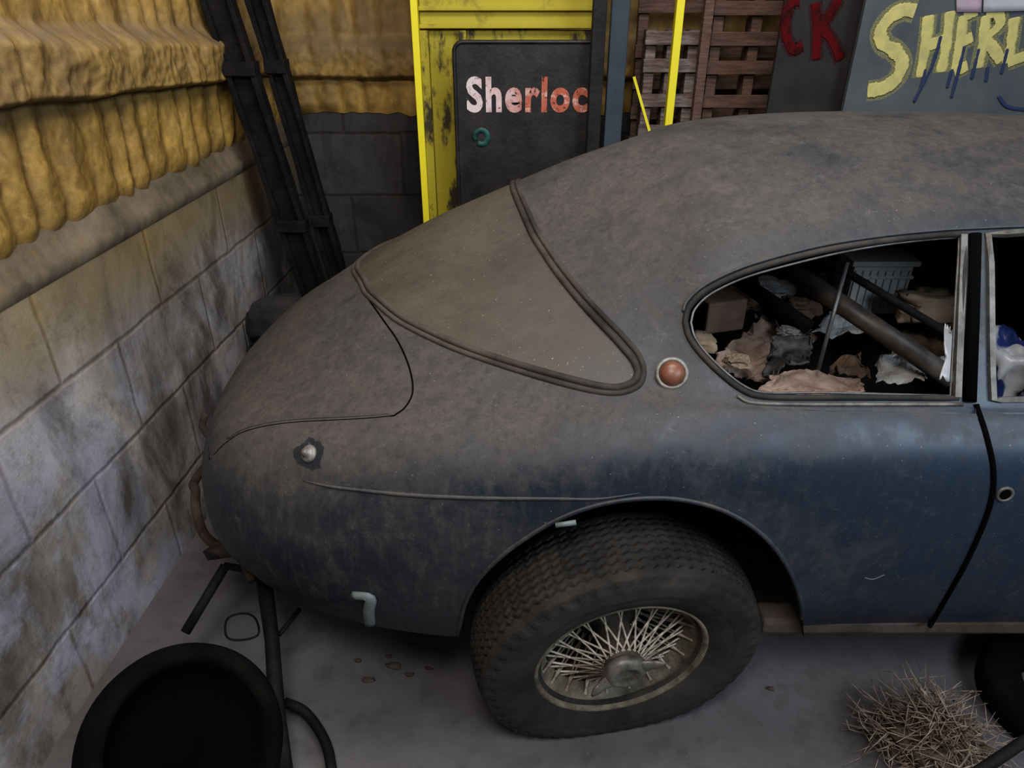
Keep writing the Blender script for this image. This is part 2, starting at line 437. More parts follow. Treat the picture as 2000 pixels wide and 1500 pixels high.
# raised lip just above the lower tailgate seam
up_=smooth_line([Vector((a,b-7,0)) for a,b in LID[7:]],6)
mb=MB(); q=[cast(p.x,p.y,off=-.0030) for p in up_]; mb.add(*tube(q,[.002]+[.0062]*(len(q)-2)+[.002],False,8))
mkb('tailgate_lip',mb,'paint',parent=lid)
mb=MB(); pts=line_cast([(590,938),(640,950),(720,960),(820,969),(950,974),(1080,975),(1170,975),(1260,962)],-.0015); n=len(pts)
mb.add(*tube(pts,[.001+.0045*math.sin(math.pi*min(1,max(0.02,i/(n-1))))**.5 for i in range(n)],False,8))
mkb('swage_line',mb,'paint',parent=car)
mb=MB(); mb.add(*tube([(side(p.x,p.z,-.002) or p) for p in arch3[3:-3]],.006,False,8))
mkb('wheel_arch_lip',mb,'paint',parent=car)
a3=arch3; n=len(a3); vv=[];ff=[]
for p in a3: vv+= [p+Vector((0,.006,0)),Vector((p.x,1.56,p.z+.01))]
for i in range(n-1): ff.append((2*i,2*i+1,2*i+3,2*i+2))
ff.append(tuple(2*i+1 for i in range(n)))
mk('wheel_housing',vv,ff,'dark',parent=car,smooth=False)
vv=[];ff=[]
for i in range(0,nc,4):
    p=S[i][0]; y=max(p.y+.02,1.57) if p.x>-.25 and p.x<.8 else p.y+.02
    y=min(y,1.999); vv+=[Vector((p.x+(.02 if p.x<-.5 else 0),y,.44)),Vector((p.x+(.02 if p.x<-.5 else 0),4-y,.44))]
for i in range(len(vv)//2-1): ff.append((2*i,2*i+1,2*i+3,2*i+2))
mk('floor_pan',vv,ff,'dark',parent=car,smooth=False)
mb=MB(); mb.add(*boxv((1.31,1.30,.395),(1.36,.07,.05)))
mkb('sill',mb,'brown',parent=car,smooth=False,bevel=.012)
vv=[S[-1][j] for j in range(0,nr,4)]; vv=vv+[mir(p) for p in vv[:-1][::-1]]
mk('end_cap',[v-Vector((.01,0,0)) for v in vv],[tuple(range(len(vv)))],'dark',parent=car,smooth=False)  # unseen cap, added to keep light out of the cut-off cabin
vv=[(.2,1.29,.98),(.2,1.45,.74),(.2,2.55,.74),(.2,2.71,.98)]; vv=vv+[(1.95,b,c) for a,b,c in vv]
mk('cabin_floor',vv,[(0,1,5,4),(1,2,6,5),(2,3,7,6)],'dark',parent=car,smooth=False)
ru=MB()
ru.add(*tube(smooth_line([(-.70,1.42,.41),P(462,1072,1.52),P(425,1066,1.58),P(398,1042,1.62),P(384,1000,1.66),P(382,960,1.74),P(390,925,1.86),(-.87,2.1,.55)],6),.014,False,12))
ru.add(*tube([P(462,1072,1.50),P(410,1080,1.58)],.022,square=True))
ru.add(*tube([P(400,810,1.98),P(395,832,1.95),P(412,858,1.9)],.012,False,10))
mkb('bumper_bracket',ru,'rust',parent=car,label='bare rusty curved bumper iron')
p,nn=castn(1312,730)
nn=(nn*.6+Vector((0,-1,.35))*.4).normalized()
lamp=empty('side_lamp',p,parent=car)
def part_at(name,vf,mat,parent,label=None,smooth=True):
    o=mk(name,vf[0],vf[1],mat,smooth=smooth)
    loc=Vector((0,0,0)); q=parent
    while q is not None: loc+=Vector(q.location); q=q.parent
    o.parent=parent; o.matrix_parent_inverse=Matrix.Translation(-loc)
    if label: o['label']=label
    return o
MAT['bezel']=M('pitted_bezel',(.11,.10,.088),(.27,.26,.235),40,rough=.5,metal=.3)
part_at('lamp_bezel',lathe([(-.01,.036),(.006,.036),(.010,.033),(.010,.028),(.004,.026)],p,nn,40),'bezel',lamp)
part_at('lamp_lens',lathe([(.004,.0275),(.014,.025),(.021,.017),(.024,.008),(.0245,.0005)],p,nn,40),'amber',lamp)
p,nn=castn(604,886)
nn=(nn).normalized(); rl=empty('lamp_socket',p,parent=car)
def blob(p,nn,r,seed,n=36,off=.0015,amp=.35):
    u=nn.orthogonal().normalized(); w=nn.cross(u); V_=[p+nn*off]; F_=[]
    for k in range(n):
        a=2*math.pi*k/n; rr=r*(1+amp*noise.noise(Vector((math.cos(a)*1.5,math.sin(a)*1.5,seed)))+amp*.4*noise.noise(Vector((math.cos(a)*5,math.sin(a)*5,seed))))
        q=p+u*math.cos(a)*rr+w*math.sin(a)*rr
        h=bvh.find_nearest(q); V_.append(h[0]+nn*off)
    for k in range(n): F_.append((0,1+k,1+(k+1)%n))
    return V_,F_
MAT['bluedark']=M('bare_dark_paint',(.012,.015,.021),(.022,.026,.034),20,rough=.6)
part_at('lamp_gasket',blob(p,nn,.038,8,60,.0012,.45),'bluedark',rl)
part_at('lamp_base',lathe([(-.004,.020),(.004,.020),(.007,.015),(.008,.009),(.02,.008),(.023,.004),(.024,.0004)],p,nn,28),'bezel',rl)
MAT['clip']=M('grey_green_clip',(.12,.145,.145),(.20,.23,.22),20,rough=.6)
c1=[cast(692,1160,off=.004),cast(724,1164,off=.006),cast(722,1190,off=.006),cast(724,1215,off=.005)]
mk('panel_clip',*tube(smooth_line(c1,5),.013,False,8,flat=(1.1,.5,1)),'clip',parent=car)
c1=[cast(1085,1024,off=.004),cast(1125,1018,off=.004)]
mk('panel_clip',*tube(c1,.006,False,8),'clip',parent=car)
p,nn=castn(1962,965)
mk('handle_hole',*blob(p,nn,.012,5,24,.0025),'black',parent=door)
u=[]
for k in range(24):
    a=2*math.pi*k/24; e=nn.orthogonal().normalized(); w=nn.cross(e); u.append(p+nn*.001+e*math.cos(a)*.015+w*math.sin(a)*.015)
mk('handle_escutcheon',*tube(u,.0038,True,8),'dirtychrome',parent=door)
pts=line_cast([(1688,1128),(1705,1131),(1728,1122)],.0003)
MAT['scratch']=M('pale_scrape',(.16,.18,.21),rough=.8)
mk('paint_scrape',*tube(pts,[.0005]+[.0012]*(len(pts)-2)+[.0005],False,6),'scratch',parent=car)
# ---------------------------------------------------------------- wheel
W=Vector((.264,1.302,.332)); wheel=empty('wheel',W,parent=car)
R=.376
prof=[(-.060,.205),(-.071,.214),(-.084,.230),(-.096,.254),(-.1035,.278),(-.1035,.283),(-.1055,.286),(-.1065,.300),(-.1045,.318),(-.103,.334),(-.0985,.338),(-.098,.350)]
N=500; HW=.094
ty=[-HW+i*2*HW/76 for i in range(77)]
grooves=[-.070,-.050,-.030,-.010,.010,.030,.050,.070]
vv=[];ff=[]
def zig(th,ph): 
    x=(th*74/(2*math.pi)+ph)%1; return abs(x-.5)*2-.5
side_l=prof; side_r=[(-a,b) for a,b in prof[::-1]]
m=len(side_l)+len(ty)+len(side_r)
for k in range(N):
    th=2*math.pi*k/N; dx,dz=math.cos(th),math.sin(th)
    for h,r in side_l:
        if r>.325 : r+= .004*(1 if (int(th*100/(2*math.pi))%2) else -1)
        vv.append(Vector((dx*r,h,dz*r)))
    for y in ty:
        r=R-.9*y*y*2.0-.003
        g=0
        for q,gy in enumerate(grooves):
            d=abs(y-(gy+.010*zig(th,0)))
            if d<.0034: g=.011
        vv.append(Vector((dx*(r-g),y,dz*(r-g))))
    for h,r in side_r: vv.append(Vector((dx*r,h,dz*r)))
for k in range(N):
    k2=(k+1)%N
    for i in range(m-1): ff.append((k*m+i,k*m+i+1,k2*m+i+1,k2*m+i))
RW_=Matrix.Rotation(math.radians(10),4,'Z')@Matrix.Rotation(math.radians(8),4,'X')
def wv(v): return [W+(RW_@Vector(x)) for x in v]
def settle(vs):
    lo=min(v.z for v in vs)
    for v in vs:
        if v.z<.09:
            t_=(v.z-lo)/(.09-lo); v.z=.001+.089*t_**1.5
    return vs
part_at('tire',(settle(wv(vv)),ff),'tire',wheel)
KR=1.03
rp=[(-.072,.224),(-.080,.221),(-.083,.215),(-.078,.210),(-.066,.206),(-.052,.203),(-.045,.196),(-.03,.190),(-.02,.180),(.03,.178),(.045,.195),(.06,.204),(.07,.215),(.066,.222),(.05,.208),(.03,.19),(-.02,.188),(-.045,.205)]
v_,f_=lathe([(a,b*KR) for a,b in rp],(0,0,0),(0,1,0),96,True)
part_at('rim',(wv(v_),f_),'rim',wheel)
hubp=[(.07,.0),(.07,.08),(.055,.082),(.05,.065),(.03,.050),(-.03,.044),(-.075,.048),(-.084,.046),(-.088,.038),(-.11,.036)]
v_,f_=lathe(hubp,(0,0,0),(0,1,0),48)
part_at('hub',(wv(v_),f_),'hub',wheel)
MAT['spinner']=M('dull_spinner_metal',(.085,.076,.063),(.27,.25,.215),22,rough=.5,metal=.35,bump=.15)
sp=MB()
sp.add(*lathe([(-.088,.046),(-.096,.055),(-.108,.057),(-.115,.053),(-.121,.046),(-.124,.040),(-.124,.034),(-.119,.030),(-.117,.0005)],(0,0,0),(0,1,0),48))
for a in (math.radians(208),math.radians(28)):
    d=Vector((math.cos(a),0,math.sin(a)))
    pts=[d*r+Vector((0,y,0)) for r,y in ((.040,-.112),(.058,-.114),(.078,-.120),(.100,-.130))]
    sp.add(*tube(smooth_line(pts,4),[.026]*4+[.024,.022,.020]+[.018]*3+[.014,.010,.005],False,12,flat=(.95,.30,.95)))
part_at('hub_spinner',(wv(sp.v),sp.f),'spinner',wheel,'dull two-eared knock-off hub nut')
kinds=[((-.078,.048),(-.012,.193),26,0),((-.078,.048),(-.012,.193),-26,7),((.052,.080),(-.045,.203),13,3),((.052,.080),(-.045,.203),-13,10)]
nsp=20
for (h0,r0),(h1,r1),da,ph in kinds:
    a0=math.radians(ph); a1=a0+math.radians(da)
    v_,f_=tube([Vector((math.cos(a0)*r0,h0,math.sin(a0)*r0)),Vector((math.cos(a1)*r1,h1,math.sin(a1)*r1))],.0029,False,6)
    me=bpy.data.meshes.new('spoke'); me.from_pydata([tuple(x) for x in v_],[],f_); me.materials.append(MAT['spoke'])
    for p_ in me.polygons: p_.use_smooth=True
    for k in range(nsp):
        o=bpy.data.objects.new('spoke',me); COL.objects.link(o); o.parent=wheel
        o.matrix_local=RW_@Matrix.Rotation(2*math.pi*k/nsp,4,'Y')
v_,f_=lathe([(.075,.0),(.075,.16),(.10,.165),(.10,0)],(0,0,0),(0,1,0),48)
part_at('brake_drum',(wv(v_),f_),'dark',wheel)
# ---------------------------------------------------------------- junk in the cabin
MAT['card']=M('torn_cardboard',(.20,.13,.10),(.45,.33,.26),14,rough=.9,bump=.4)
MAT['brownbox']=M('brown_cardboard',(.10,.062,.042),(.17,.115,.08),9,rough=.9)
MAT['beige']=M('beige_cloth',(.20,.15,.10),(.38,.29,.20),9,rough=.95,bump=.5,bscale=25)
MAT['crate']=M('grey_plastic',(.42,.42,.41),(.55,.55,.53),9,rough=.6)
MAT['greyrag']=M('grey_paper',(.22,.215,.21),(.48,.47,.45),9,rough=.8)
MAT['blanket']=M('dark_grey_blanket',(.03,.028,.026),(.08,.07,.062),7,rough=.95,bump=.4)
t=NT('printed_bag_plastic'); t.base(t.mix(t.mapr(t.noise(9,2,.4),.54,.56),(.62,.64,.68),(.035,.06,.22))); t.rough(.35); MAT['bag']=t.m
MAT['wood']=M('old_pipe',(.035,.03,.028),(.11,.092,.078),12,rough=.5)
def crumple(c,s,seed,amp=.25,n=22,m=14,rot=0):
    V_=[];F_=[]; R3=Matrix.Rotation(rot,3,'Z')
    for i in range(m+1):
        ph=math.pi*i/m
        for k in range(n):
            a=2*math.pi*k/n; d=Vector((math.sin(ph)*math.cos(a),math.sin(ph)*math.sin(a),math.cos(ph)))
            e=Vector([math.copysign(abs(x)**.7,x) for x in d])
            q=1+amp*noise.fractal(d*1.6+Vector((seed*7.3,seed,0)),1.0,2.0,3)
            v=R3@Vector((e.x*s[0]*q,e.y*s[1]*q,e.z*s[2]*q)); V_.append(Vector(c)+v)
    for i in range(m):
        for k in range(n): F_.append((i*n+k,i*n+(k+1)%n,(i+1)*n+(k+1)%n,(i+1)*n+k))
    return V_,F_
def sheet(corners,seed,amp=.02,n=12):
    a,b,c,d=[Vector(x) for x in corners]; V_=[];F_=[]
    nn=(b-a).cross(d-a).normalized()
    for i in range(n+1):
        for j in range(n+1):
            u,v=i/n,j/n; p=a*(1-u)*(1-v)+b*u*(1-v)+c*u*v+d*(1-u)*v
            if amp:
                p=p+nn*amp*(noise.noise(p*9+Vector((seed,0,0)))*1.5+.6*noise.noise(p*30))
                p=p+(b-a).normalized()*.03*noise.noise(p*14)
                if j in (0,n) or i in (0,n): p=p+((a+c)/2-p).normalized()*.022*abs(noise.noise(Vector((u*9,v*9,seed))))*2
            V_.append(p)
    for i in range(n):
        for j in range(n): F_.append((i*(n+1)+j,(i+1)*(n+1)+j,(i+1)*(n+1)+j+1,i*(n+1)+j+1))
    return V_,F_
mk('cardboard_scrap',*sheet([P(1395,718,1.62),P(1500,750,1.62),P(1590,655,1.9),P(1480,615,1.9)],1,.03,18),'card',solid=.004,smooth=False,label='torn pinkish cardboard piece inside the car',cat='cardboard')
mk('cardboard_scrap',*sheet([P(1480,760,1.46),P(1690,764,1.46),P(1670,728,1.56),P(1500,734,1.56)],3,.02,16),'card',solid=.004,smooth=False,label='flat reddish cardboard strip inside the car',cat='cardboard')
mk('cardboard_scrap',*sheet([P(1640,745,1.55),P(1700,730,1.60),P(1690,670,1.72),P(1625,690,1.70)],13,.04),'brownbox',solid=.004,smooth=False,label='brown bent cardboard piece inside the car',cat='cardboard')
mk('cardboard_scrap',*sheet([P(1740,600,2.1),P(1865,640,2.0),P(1865,560,2.25),P(1770,530,2.35)],23,.03,14),'brownbox',solid=.004,smooth=False,label='large torn brown cardboard sheet inside the car',cat='cardboard')
mk('cardboard_scrap',*sheet([P(1740,690,1.80),P(1865,720,1.72),P(1865,660,1.92),P(1760,640,1.98)],27,.025,14),'beige',solid=.004,smooth=False,label='pale beige torn cardboard sheet inside the car',cat='cardboard')
mk('cardboard_box',*boxv(P(1400,606,1.80),(.12,.1,.09),Matrix.Rotation(.3,3,'Z')),'brownbox',bevel=.006,smooth=False,label='small brown cardboard box inside the car',cat='box')
MAT['printed']=M('printed_card',(.012,.012,.016),(.09,.08,.07),30,rough=.6)
mk('magazine',*sheet([P(1490,728,1.56),P(1580,706,1.56),P(1585,645,1.66),P(1515,655,1.66)],5,.03,16),'printed',solid=.006,label='curled dark printed magazine inside the car',cat='magazine')
mk('newspaper',*sheet([P(1700,735,1.54),P(1800,752,1.50),P(1800,695,1.66),P(1715,680,1.68)],41,.03,14),'greyrag',solid=.003,smooth=False,label='crumpled pale newspaper sheet inside the car',cat='paper')
mk('newspaper',*sheet([P(1590,650,1.84),P(1690,665,1.80),P(1700,610,1.96),P(1610,600,1.98)],43,.03,14),'greyrag',solid=.003,smooth=False,label='folded pale newspaper sheet inside the car',cat='paper')
mk('rag',*crumple(P(1825,600,1.84),(.10,.05,.04),2,.6,30,20),'beige',label='crumpled beige cloth inside the car',cat='cloth')
mk('rag',*crumple(P(1370,668,1.6),(.03,.04,.022),9,.5),'beige',label='small crumpled beige cloth inside the car',cat='cloth')
JK=((1560,600,1.95,.040,'brownbox','brown'),(1835,712,1.56,.022,'greyrag','grey'),(1440,704,1.58,.022,'beige','beige'),
 (1440,585,2.05,.045,'brownbox','brown'),(1505,565,2.22,.045,'greyrag','grey'),(1630,590,2.12,.030,'card','pinkish'),(1590,550,2.25,.035,'beige','beige'),(1540,650,1.80,.024,'greyrag','grey'))
for k,(x,y,Y,s_,m_,l_) in enumerate(JK):
    mk('crumpled_paper',*crumple(P(x,y,Y),(s_*1.3,s_,s_*.6),k+31,.6,28,18),m_,smooth=False,label='crumpled %s paper lying inside the car'%l_,cat='paper')
cb=MB(); cc=P(1700,550,2.0)
cb.add(*boxv(cc,(.17,.11,.16))); cb.add(*boxv(cc+Vector((0,0,.077)),(.195,.135,.016)))
for k in range(8): cb.add(*boxv(cc+Vector((-.077+.022*k,-.056,-.01)),(.008,.010,.13)))
cb.add(*boxv(cc+Vector((0,0,.034)),(.182,.122,.010)))
mkb('storage_box',cb,'crate',bevel=.003,smooth=False,label='pale grey ribbed plastic storage box inside the car',cat='box')
for a,b,r,m_,l_,y0,y1 in (((1540,525),(1862,742),.024,'wood','dark wooden pole lying across the cabin',1.72,1.46),((1440,545),(1580,640),.022,'blacksteel','black pipe lying across the cabin',1.98,1.80),((1600,500),(1850,650),.010,'blacksteel','thin black pipe lying across the cabin',1.66,1.56),((1655,512),(1598,722),.005,'chrome','thin metal strip propped inside the car',1.58,1.50)):
    mk('metal_strip' if r<.006 else ('pole' if 'pole' in l_ else 'pipe'),*tube([P(*a,y0),P(*b,y1)],r,False,14),m_,label=l_,cat='pole' if 'pole' in l_ else 'pipe')
mk('plastic_bag',*crumple(P(1955,715,1.62),(.06,.08,.09),6,.45,30,20),'bag',label='blue and white printed plastic bag inside the car',cat='bag')
mk('newspaper',*sheet([P(1828,742,1.40),P(1860,750,1.395),P(1862,640,1.44),P(1836,630,1.46)],8,.012),'bag',solid=.003,label='white and blue printed paper inside the car',cat='paper')
# ---------------------------------------------------------------- room
def wallx(y): return -1.22+.055*(y-1.65)
YB=3.72
def block_mat(name,axis,light,mid,dark,yellowtop=False):
    t=NT(name)
    s=t.n('ShaderNodeSeparateXYZ'); t.l(t.tc.outputs['Object'],s.inputs[0])
    cb_=t.n('ShaderNodeCombineXYZ'); t.l(s.outputs[axis],cb_.inputs[0]); t.l(t.math('ADD',s.outputs[2],.066),cb_.inputs[1])
    wob=t.noise(7,4,.6)
    vadd=t.n('ShaderNodeVectorMath',operation='ADD'); cv=t.n('ShaderNodeCombineXYZ'); w2=t.math('MULTIPLY',t.math('SUBTRACT',wob,.5),.024)
    t.l(w2,cv.inputs[0]); t.l(w2,cv.inputs[1]); t.l(cb_.outputs[0],vadd.inputs[0]); t.l(cv.outputs[0],vadd.inputs[1])
    b=t.n('ShaderNodeTexBrick'); t.l(vadd.outputs[0],b.inputs['Vector'])
    b.inputs['Scale'].default_value=1; b.inputs['Brick Width'].default_value=.56; b.inputs['Row Height'].default_value=.31
    b.inputs['Mortar Size'].default_value=.013; b.inputs['Mortar Smooth'].default_value=1
    b.inputs['Color1'].default_value=(1,1,1,1); b.inputs['Color2'].default_value=(.74,.74,.76,1); b.inputs['Mortar'].default_value=(.50,.44,.38,1)
    n1=t.noise(1.5,7,.60,None,.6); n2=t.noise(3.0,8,.68,t.scalevec((1,1,.5)),.5); n3=t.noise(60,5,.7); n4=t.noise(11,10,.84); n6=t.noise(2.6,9,.66,None,.6)
    c=t.mix(t.mapr(n1,.40,.58),mid,light)
    c=t.mix(t.mapr(n2,.48,.63,0,.85),c,dark)
    c=t.mix(t.mapr(n4,.49,.64,0,.50),c,dark)
    c=t.mix(.9,c,b.outputs['Color'],'MULTIPLY')
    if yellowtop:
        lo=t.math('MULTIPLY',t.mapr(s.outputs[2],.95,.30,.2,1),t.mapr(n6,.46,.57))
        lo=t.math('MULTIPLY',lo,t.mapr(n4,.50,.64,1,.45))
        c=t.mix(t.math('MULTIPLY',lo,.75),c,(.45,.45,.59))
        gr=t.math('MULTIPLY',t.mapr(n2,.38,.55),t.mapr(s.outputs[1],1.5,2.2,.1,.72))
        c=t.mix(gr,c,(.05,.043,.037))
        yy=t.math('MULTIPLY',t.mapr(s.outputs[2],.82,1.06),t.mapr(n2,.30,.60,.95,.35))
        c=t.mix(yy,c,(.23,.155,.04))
    t.base(c); t.rough(.9)
    h=t.math('ADD',t.math('MULTIPLY',b.outputs['Fac'],-.7),t.math('ADD',t.math('MULTIPLY',n3,.3),t.math('MULTIPLY',n4,.5)))
    t.bump(h,.5,.010); return t.m
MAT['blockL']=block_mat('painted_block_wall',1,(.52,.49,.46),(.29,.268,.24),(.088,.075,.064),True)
MAT['blockB']=block_mat('bare_block_wall',0,(.075,.07,.07),(.045,.042,.042),(.020,.018,.018))
def foam_mat():
    t=NT('spray_foam')
    n1=t.noise(2.4,8,.7); n2=t.noise(24,6,.7); n3=t.noise(3.5,9,.70,t.scalevec((1,1,.4)),.5)
    so=t.n('ShaderNodeSeparateXYZ'); t.l(t.tc.outputs['Object'],so.inputs[0])
    c=t.mix(t.mapr(n1,.3,.7),(.32,.195,.045),(.57,.365,.10))
    c=t.mix(t.mapr(n3,.44,.64,0,.85),c,(.15,.096,.034))
    c=t.mix(t.mapr(n2,.58,.76,0,.40),c,(.62,.49,.27))
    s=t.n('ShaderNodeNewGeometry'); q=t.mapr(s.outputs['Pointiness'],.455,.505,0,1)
    c=t.mix(q,(.11,.064,.020),c)  # creases go darker brown: shade painted into the foam colour
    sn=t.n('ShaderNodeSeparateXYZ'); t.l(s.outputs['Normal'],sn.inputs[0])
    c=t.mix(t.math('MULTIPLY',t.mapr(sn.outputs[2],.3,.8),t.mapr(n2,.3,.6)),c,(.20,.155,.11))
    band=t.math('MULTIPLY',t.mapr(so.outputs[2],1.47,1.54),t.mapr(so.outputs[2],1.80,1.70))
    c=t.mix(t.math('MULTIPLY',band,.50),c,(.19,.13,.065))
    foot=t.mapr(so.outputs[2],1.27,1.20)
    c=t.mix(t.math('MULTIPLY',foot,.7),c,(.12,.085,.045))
    t.base(c); t.rough(.58); t.bump(t.noise(34,9,.74),.42,.011); return t.m
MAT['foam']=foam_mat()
PER=.118
def foam_h(u,z,railz):
    w=u+.065*noise.noise(Vector((u*2.6,z*1.5,1)))+.009*noise.noise(Vector((u*9,z*6,4)))
    rib=(.5+.5*math.cos(2*math.pi*w/PER))**.7
    amp=.85+.8*noise.noise(Vector((u*3.6,z*2.0,21)))
    nz=noise.fractal(Vector((u*5,z*3.5,3)),1.0,2.0,3)
    fn=noise.fractal(Vector((u*18,z*12,8)),.8,2.0,3)
    h=.022*rib*max(.2,amp)+.011*nz+.0055*fn
    rz=railz+.014*noise.noise(Vector((u*4,0,9)))
    def rail(d):
        if d<-1 or d>1.4: return 0
        if d<-.8: return math.sin((d+1)/.2*math.pi/2)
        if d>.5: return .5+.5*math.cos((d-.5)/.9*math.pi)
        return 1
    e=max(rail((z-rz)/.085),rail((z-rz-.46)/.085))
    return h*(1-.6*e)+e*(.070+.018*nz+.010*noise.noise(Vector((u*5,z*5,7)))+.009*fn)
def foamwall(name,u0,u1,z0,z1,fn,nu,nz,**k):
    V_=[];F_=[]
    for i in range(nu+1):
        u=u0+(u1-u0)*i/nu
        zb=z0+.028*noise.noise(Vector((u*5,2,0)))+.012*noise.noise(Vector((u*17,5,0)))
        for j in range(nz+1):
            z=zb+(z1-zb)*j/nz; V_.append(fn(u,z,j))
    for i in range(nu):
        for j in range(nz): F_.append((i*(nz+1)+j,(i+1)*(nz+1)+j,(i+1)*(nz+1)+j+1,i*(nz+1)+j+1))
    return mk(name,V_,F_,'foam',**k)
def fl(u,z,j):
    e=math.sin(min(1,j/14.0)*math.pi/2)
    return Vector((wallx(u)-.032+(foam_h(u,z,1.63-.055*(u-1.9))+.010)*e,u,z))
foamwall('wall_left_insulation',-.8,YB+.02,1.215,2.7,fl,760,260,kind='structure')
def fb(u,z,j):
    e=math.sin(min(1,j/6.0)*math.pi/2)
    return Vector((u,YB-.005-(foam_h(u+.07,z,1.51)+.01)*e*.8,z))
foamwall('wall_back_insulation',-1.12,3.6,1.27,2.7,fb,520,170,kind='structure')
def wl(x0,y0,x1,y1,z0,z1,th,name,mat):
    a=Vector((x0,y0,0)); b=Vector((x1,y1,0)); n_=Vector((-(b-a).y,(b-a).x,0)).normalized()*th
    V_=[a,b,b+n_,a+n_]; V_=[v+Vector((0,0,z0)) for v in V_]+[v+Vector((0,0,z1)) for v in V_]
    return mk(name,V_,[(0,1,2,3),(4,5,6,7),(0,1,5,4),(1,2,6,5),(2,3,7,6),(3,0,4,7)],mat,smooth=False,kind='structure')
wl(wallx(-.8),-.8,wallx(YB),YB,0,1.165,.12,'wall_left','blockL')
wl(wallx(-.8)-.04,-.8,wallx(YB)-.04,YB,1.165,2.7,.08,'wall_left_sheeting','foam')
wl(wallx(YB),YB,3.6,YB,0,2.7,.12,'wall_back','blockB')
V_=[];F_=[];nu=400
for i in range(nu+1):
    y=-.8+(YB+.8)*i/nu; x=wallx(y)
    q=.006*noise.noise(Vector((y*8,0,0)))+.004*noise.noise(Vector((y*30,0,3)))
    for dx,z in ((.0,1.125),(.006,1.135),(.011+q,1.155),(.008+q,1.172),(-.004,1.186+q),(-.016,1.215+q),(-.036,1.27)): V_.append(Vector((x+dx,y,z)))
for i in range(nu):
    for j in range(6): F_.append((i*7+j,(i+1)*7+j,(i+1)*7+j+1,i*7+j+1))
t=NT('dusty_ledge'); n1=t.noise(6,8,.65); n2=t.noise(20,8,.7)
c=t.mix(t.mapr(n1,.35,.65),(.085,.068,.048),(.20,.16,.115)); c=t.mix(t.mapr(n2,.5,.7,0,.5),c,(.20,.14,.045)); t.base(c); t.rough(.95); t.bump(n2,.4,.01); MAT['ledge']=t.m
mk('trim_1',V_,F_,'ledge',kind='structure')
t=NT('concrete_floor'); n1=t.noise(1.6,8,.65); n2=t.noise(12,8,.7)
c=t.mix(t.mapr(n1,.3,.7),(.088,.081,.083),(.165,.154,.158)); c=t.mix(t.mapr(n2,.5,.72,0,.6),c,(.057,.049,.046)); c=t.mix(t.mapr(t.noise(90,3,.6),.68,.75,0,.6),c,(.27,.25,.24))
t.base(c); t.rough(.75); t.bump(n2,.2,.01); MAT['floor']=t.m
mk('floor',*boxv((1.2,1.4,-.05),(5.2,5.0,.1)),'floor',smooth=False,kind='structure')
# ---------------------------------------------------------------- things at the back
MAT['yellow']=M('yellow_paint_chipped',(.36,.30,.022),(.040,.028,.012),5,.52,.60,.6,bump=.2,vec=(2.2,1,.8))
MAT['yellowtop']=M('yellow_paint_worn',(.44,.37,.03),(.14,.11,.02),6,.56,.72,.6,bump=.1)
MAT['yellowclean']=M('bright_yellow_paint',(.80,.70,.03),(.25,.18,.02),8,.66,.74,.6)
MAT['signblack']=M('black_sign_paint',(.009,.009,.011),(.030,.026,.025),12,rough=.5,bump=.15)
def wbox(x0,x1,y0,y1,z0,z1): return boxv(((x0+x1)/2,(y0+y1)/2,(z0+z1)/2),(x1-x0,y1-y0,z1-z0))
YR=3.24
xl=P(800,0,YR).x; xr=P(814,0,YR).x
yr=empty('yellow_metal_rack',(-.02,YR+.05,0),'yellow painted steel frame with chipped rusty panel against the wall','metal frame')
mb=MB(); mb.add(*wbox(xl,xr,YR,YR+.05,0.002,2.3)); mkb('frame_post',mb,'yellowclean',parent=yr,smooth=False,bevel=.003)
mb=MB(); mb.add(*wbox(xr,.36,YR+.07,YR+.08,0.3,1.655)); mb.add(*wbox(xr,xr+.035,YR+.02,YR+.07,.3,1.655)); mb.add(*wbox(-.22,-.19,YR+.03,YR+.07,.3,1.655))
mkb('frame_panel',mb,'yellow',parent=yr,smooth=False,bevel=.003,label='rust-chipped yellow sheet panel')
mb=MB(); mb.add(*wbox(xr,.36,YR+.06,YR+.07,1.66,2.25))
for z in (1.67,1.735,1.83,2.1): mb.add(*wbox(xr,.36,YR+.035,YR+.06,z-.008,z+.008))
mkb('frame_rail',mb,'yellowtop',parent=yr,smooth=False,bevel=.003)
yp=empty('yellow_metal_post',(P(1328,0,YR).x,YR,0),'thin bright yellow steel post with angled brace by pallets','post')
x0=P(1321,0,YR).x; x1=P(1337,0,YR).x
mb=MB(); mb.add(*wbox(x0,x1,YR-.02,YR+.02,0.002,2.3)); mkb('post_upright',mb,'yellowclean',parent=yp,smooth=False,bevel=.003)
mb=MB(); mb.add(*tube([P(1238,150,YR),P(1278,290,YR),P(1318,430,YR)],.008,square=True)); mkb('post_brace',mb,'yellowclean',parent=yp,smooth=False)
a=P(886,82,3.12); b=P(1176,82,3.12)
sg=empty('sign_board',((a.x+b.x)/2,3.13,0),'black sign with rounded corners and pinkish painted lettering','sign')
def rrect(x0,x1,z0,z1,r,y,th,n=6):
    o=[]
    for cx,cz,a0 in ((x1-r,z1-r,0),(x0+r,z1-r,90),(x0+r,z0+r,180),(x1-r,z0+r,270)):
        for k in range(n+1):
            t_=math.radians(a0+90*k/n); o.append((cx+r*math.cos(t_),cz+r*math.sin(t_)))
    m_=len(o); V_=[Vector((x,y,z)) for x,z in o]+[Vector((x,y+th,z)) for x,z in o]
    F_=[tuple(range(m_)),tuple(range(2*m_-1,m_-1,-1))]+[(i,(i+1)%m_,m_+(i+1)%m_,m_+i) for i in range(m_)]
    return V_,F_,[Vector((x,y,z)) for x,z in o]
v_,f_,o_=rrect(a.x,b.x,.002,a.z,.035,3.12,.03)
mk('sign_panel',v_,f_,'signblack',parent=sg,smooth=False)
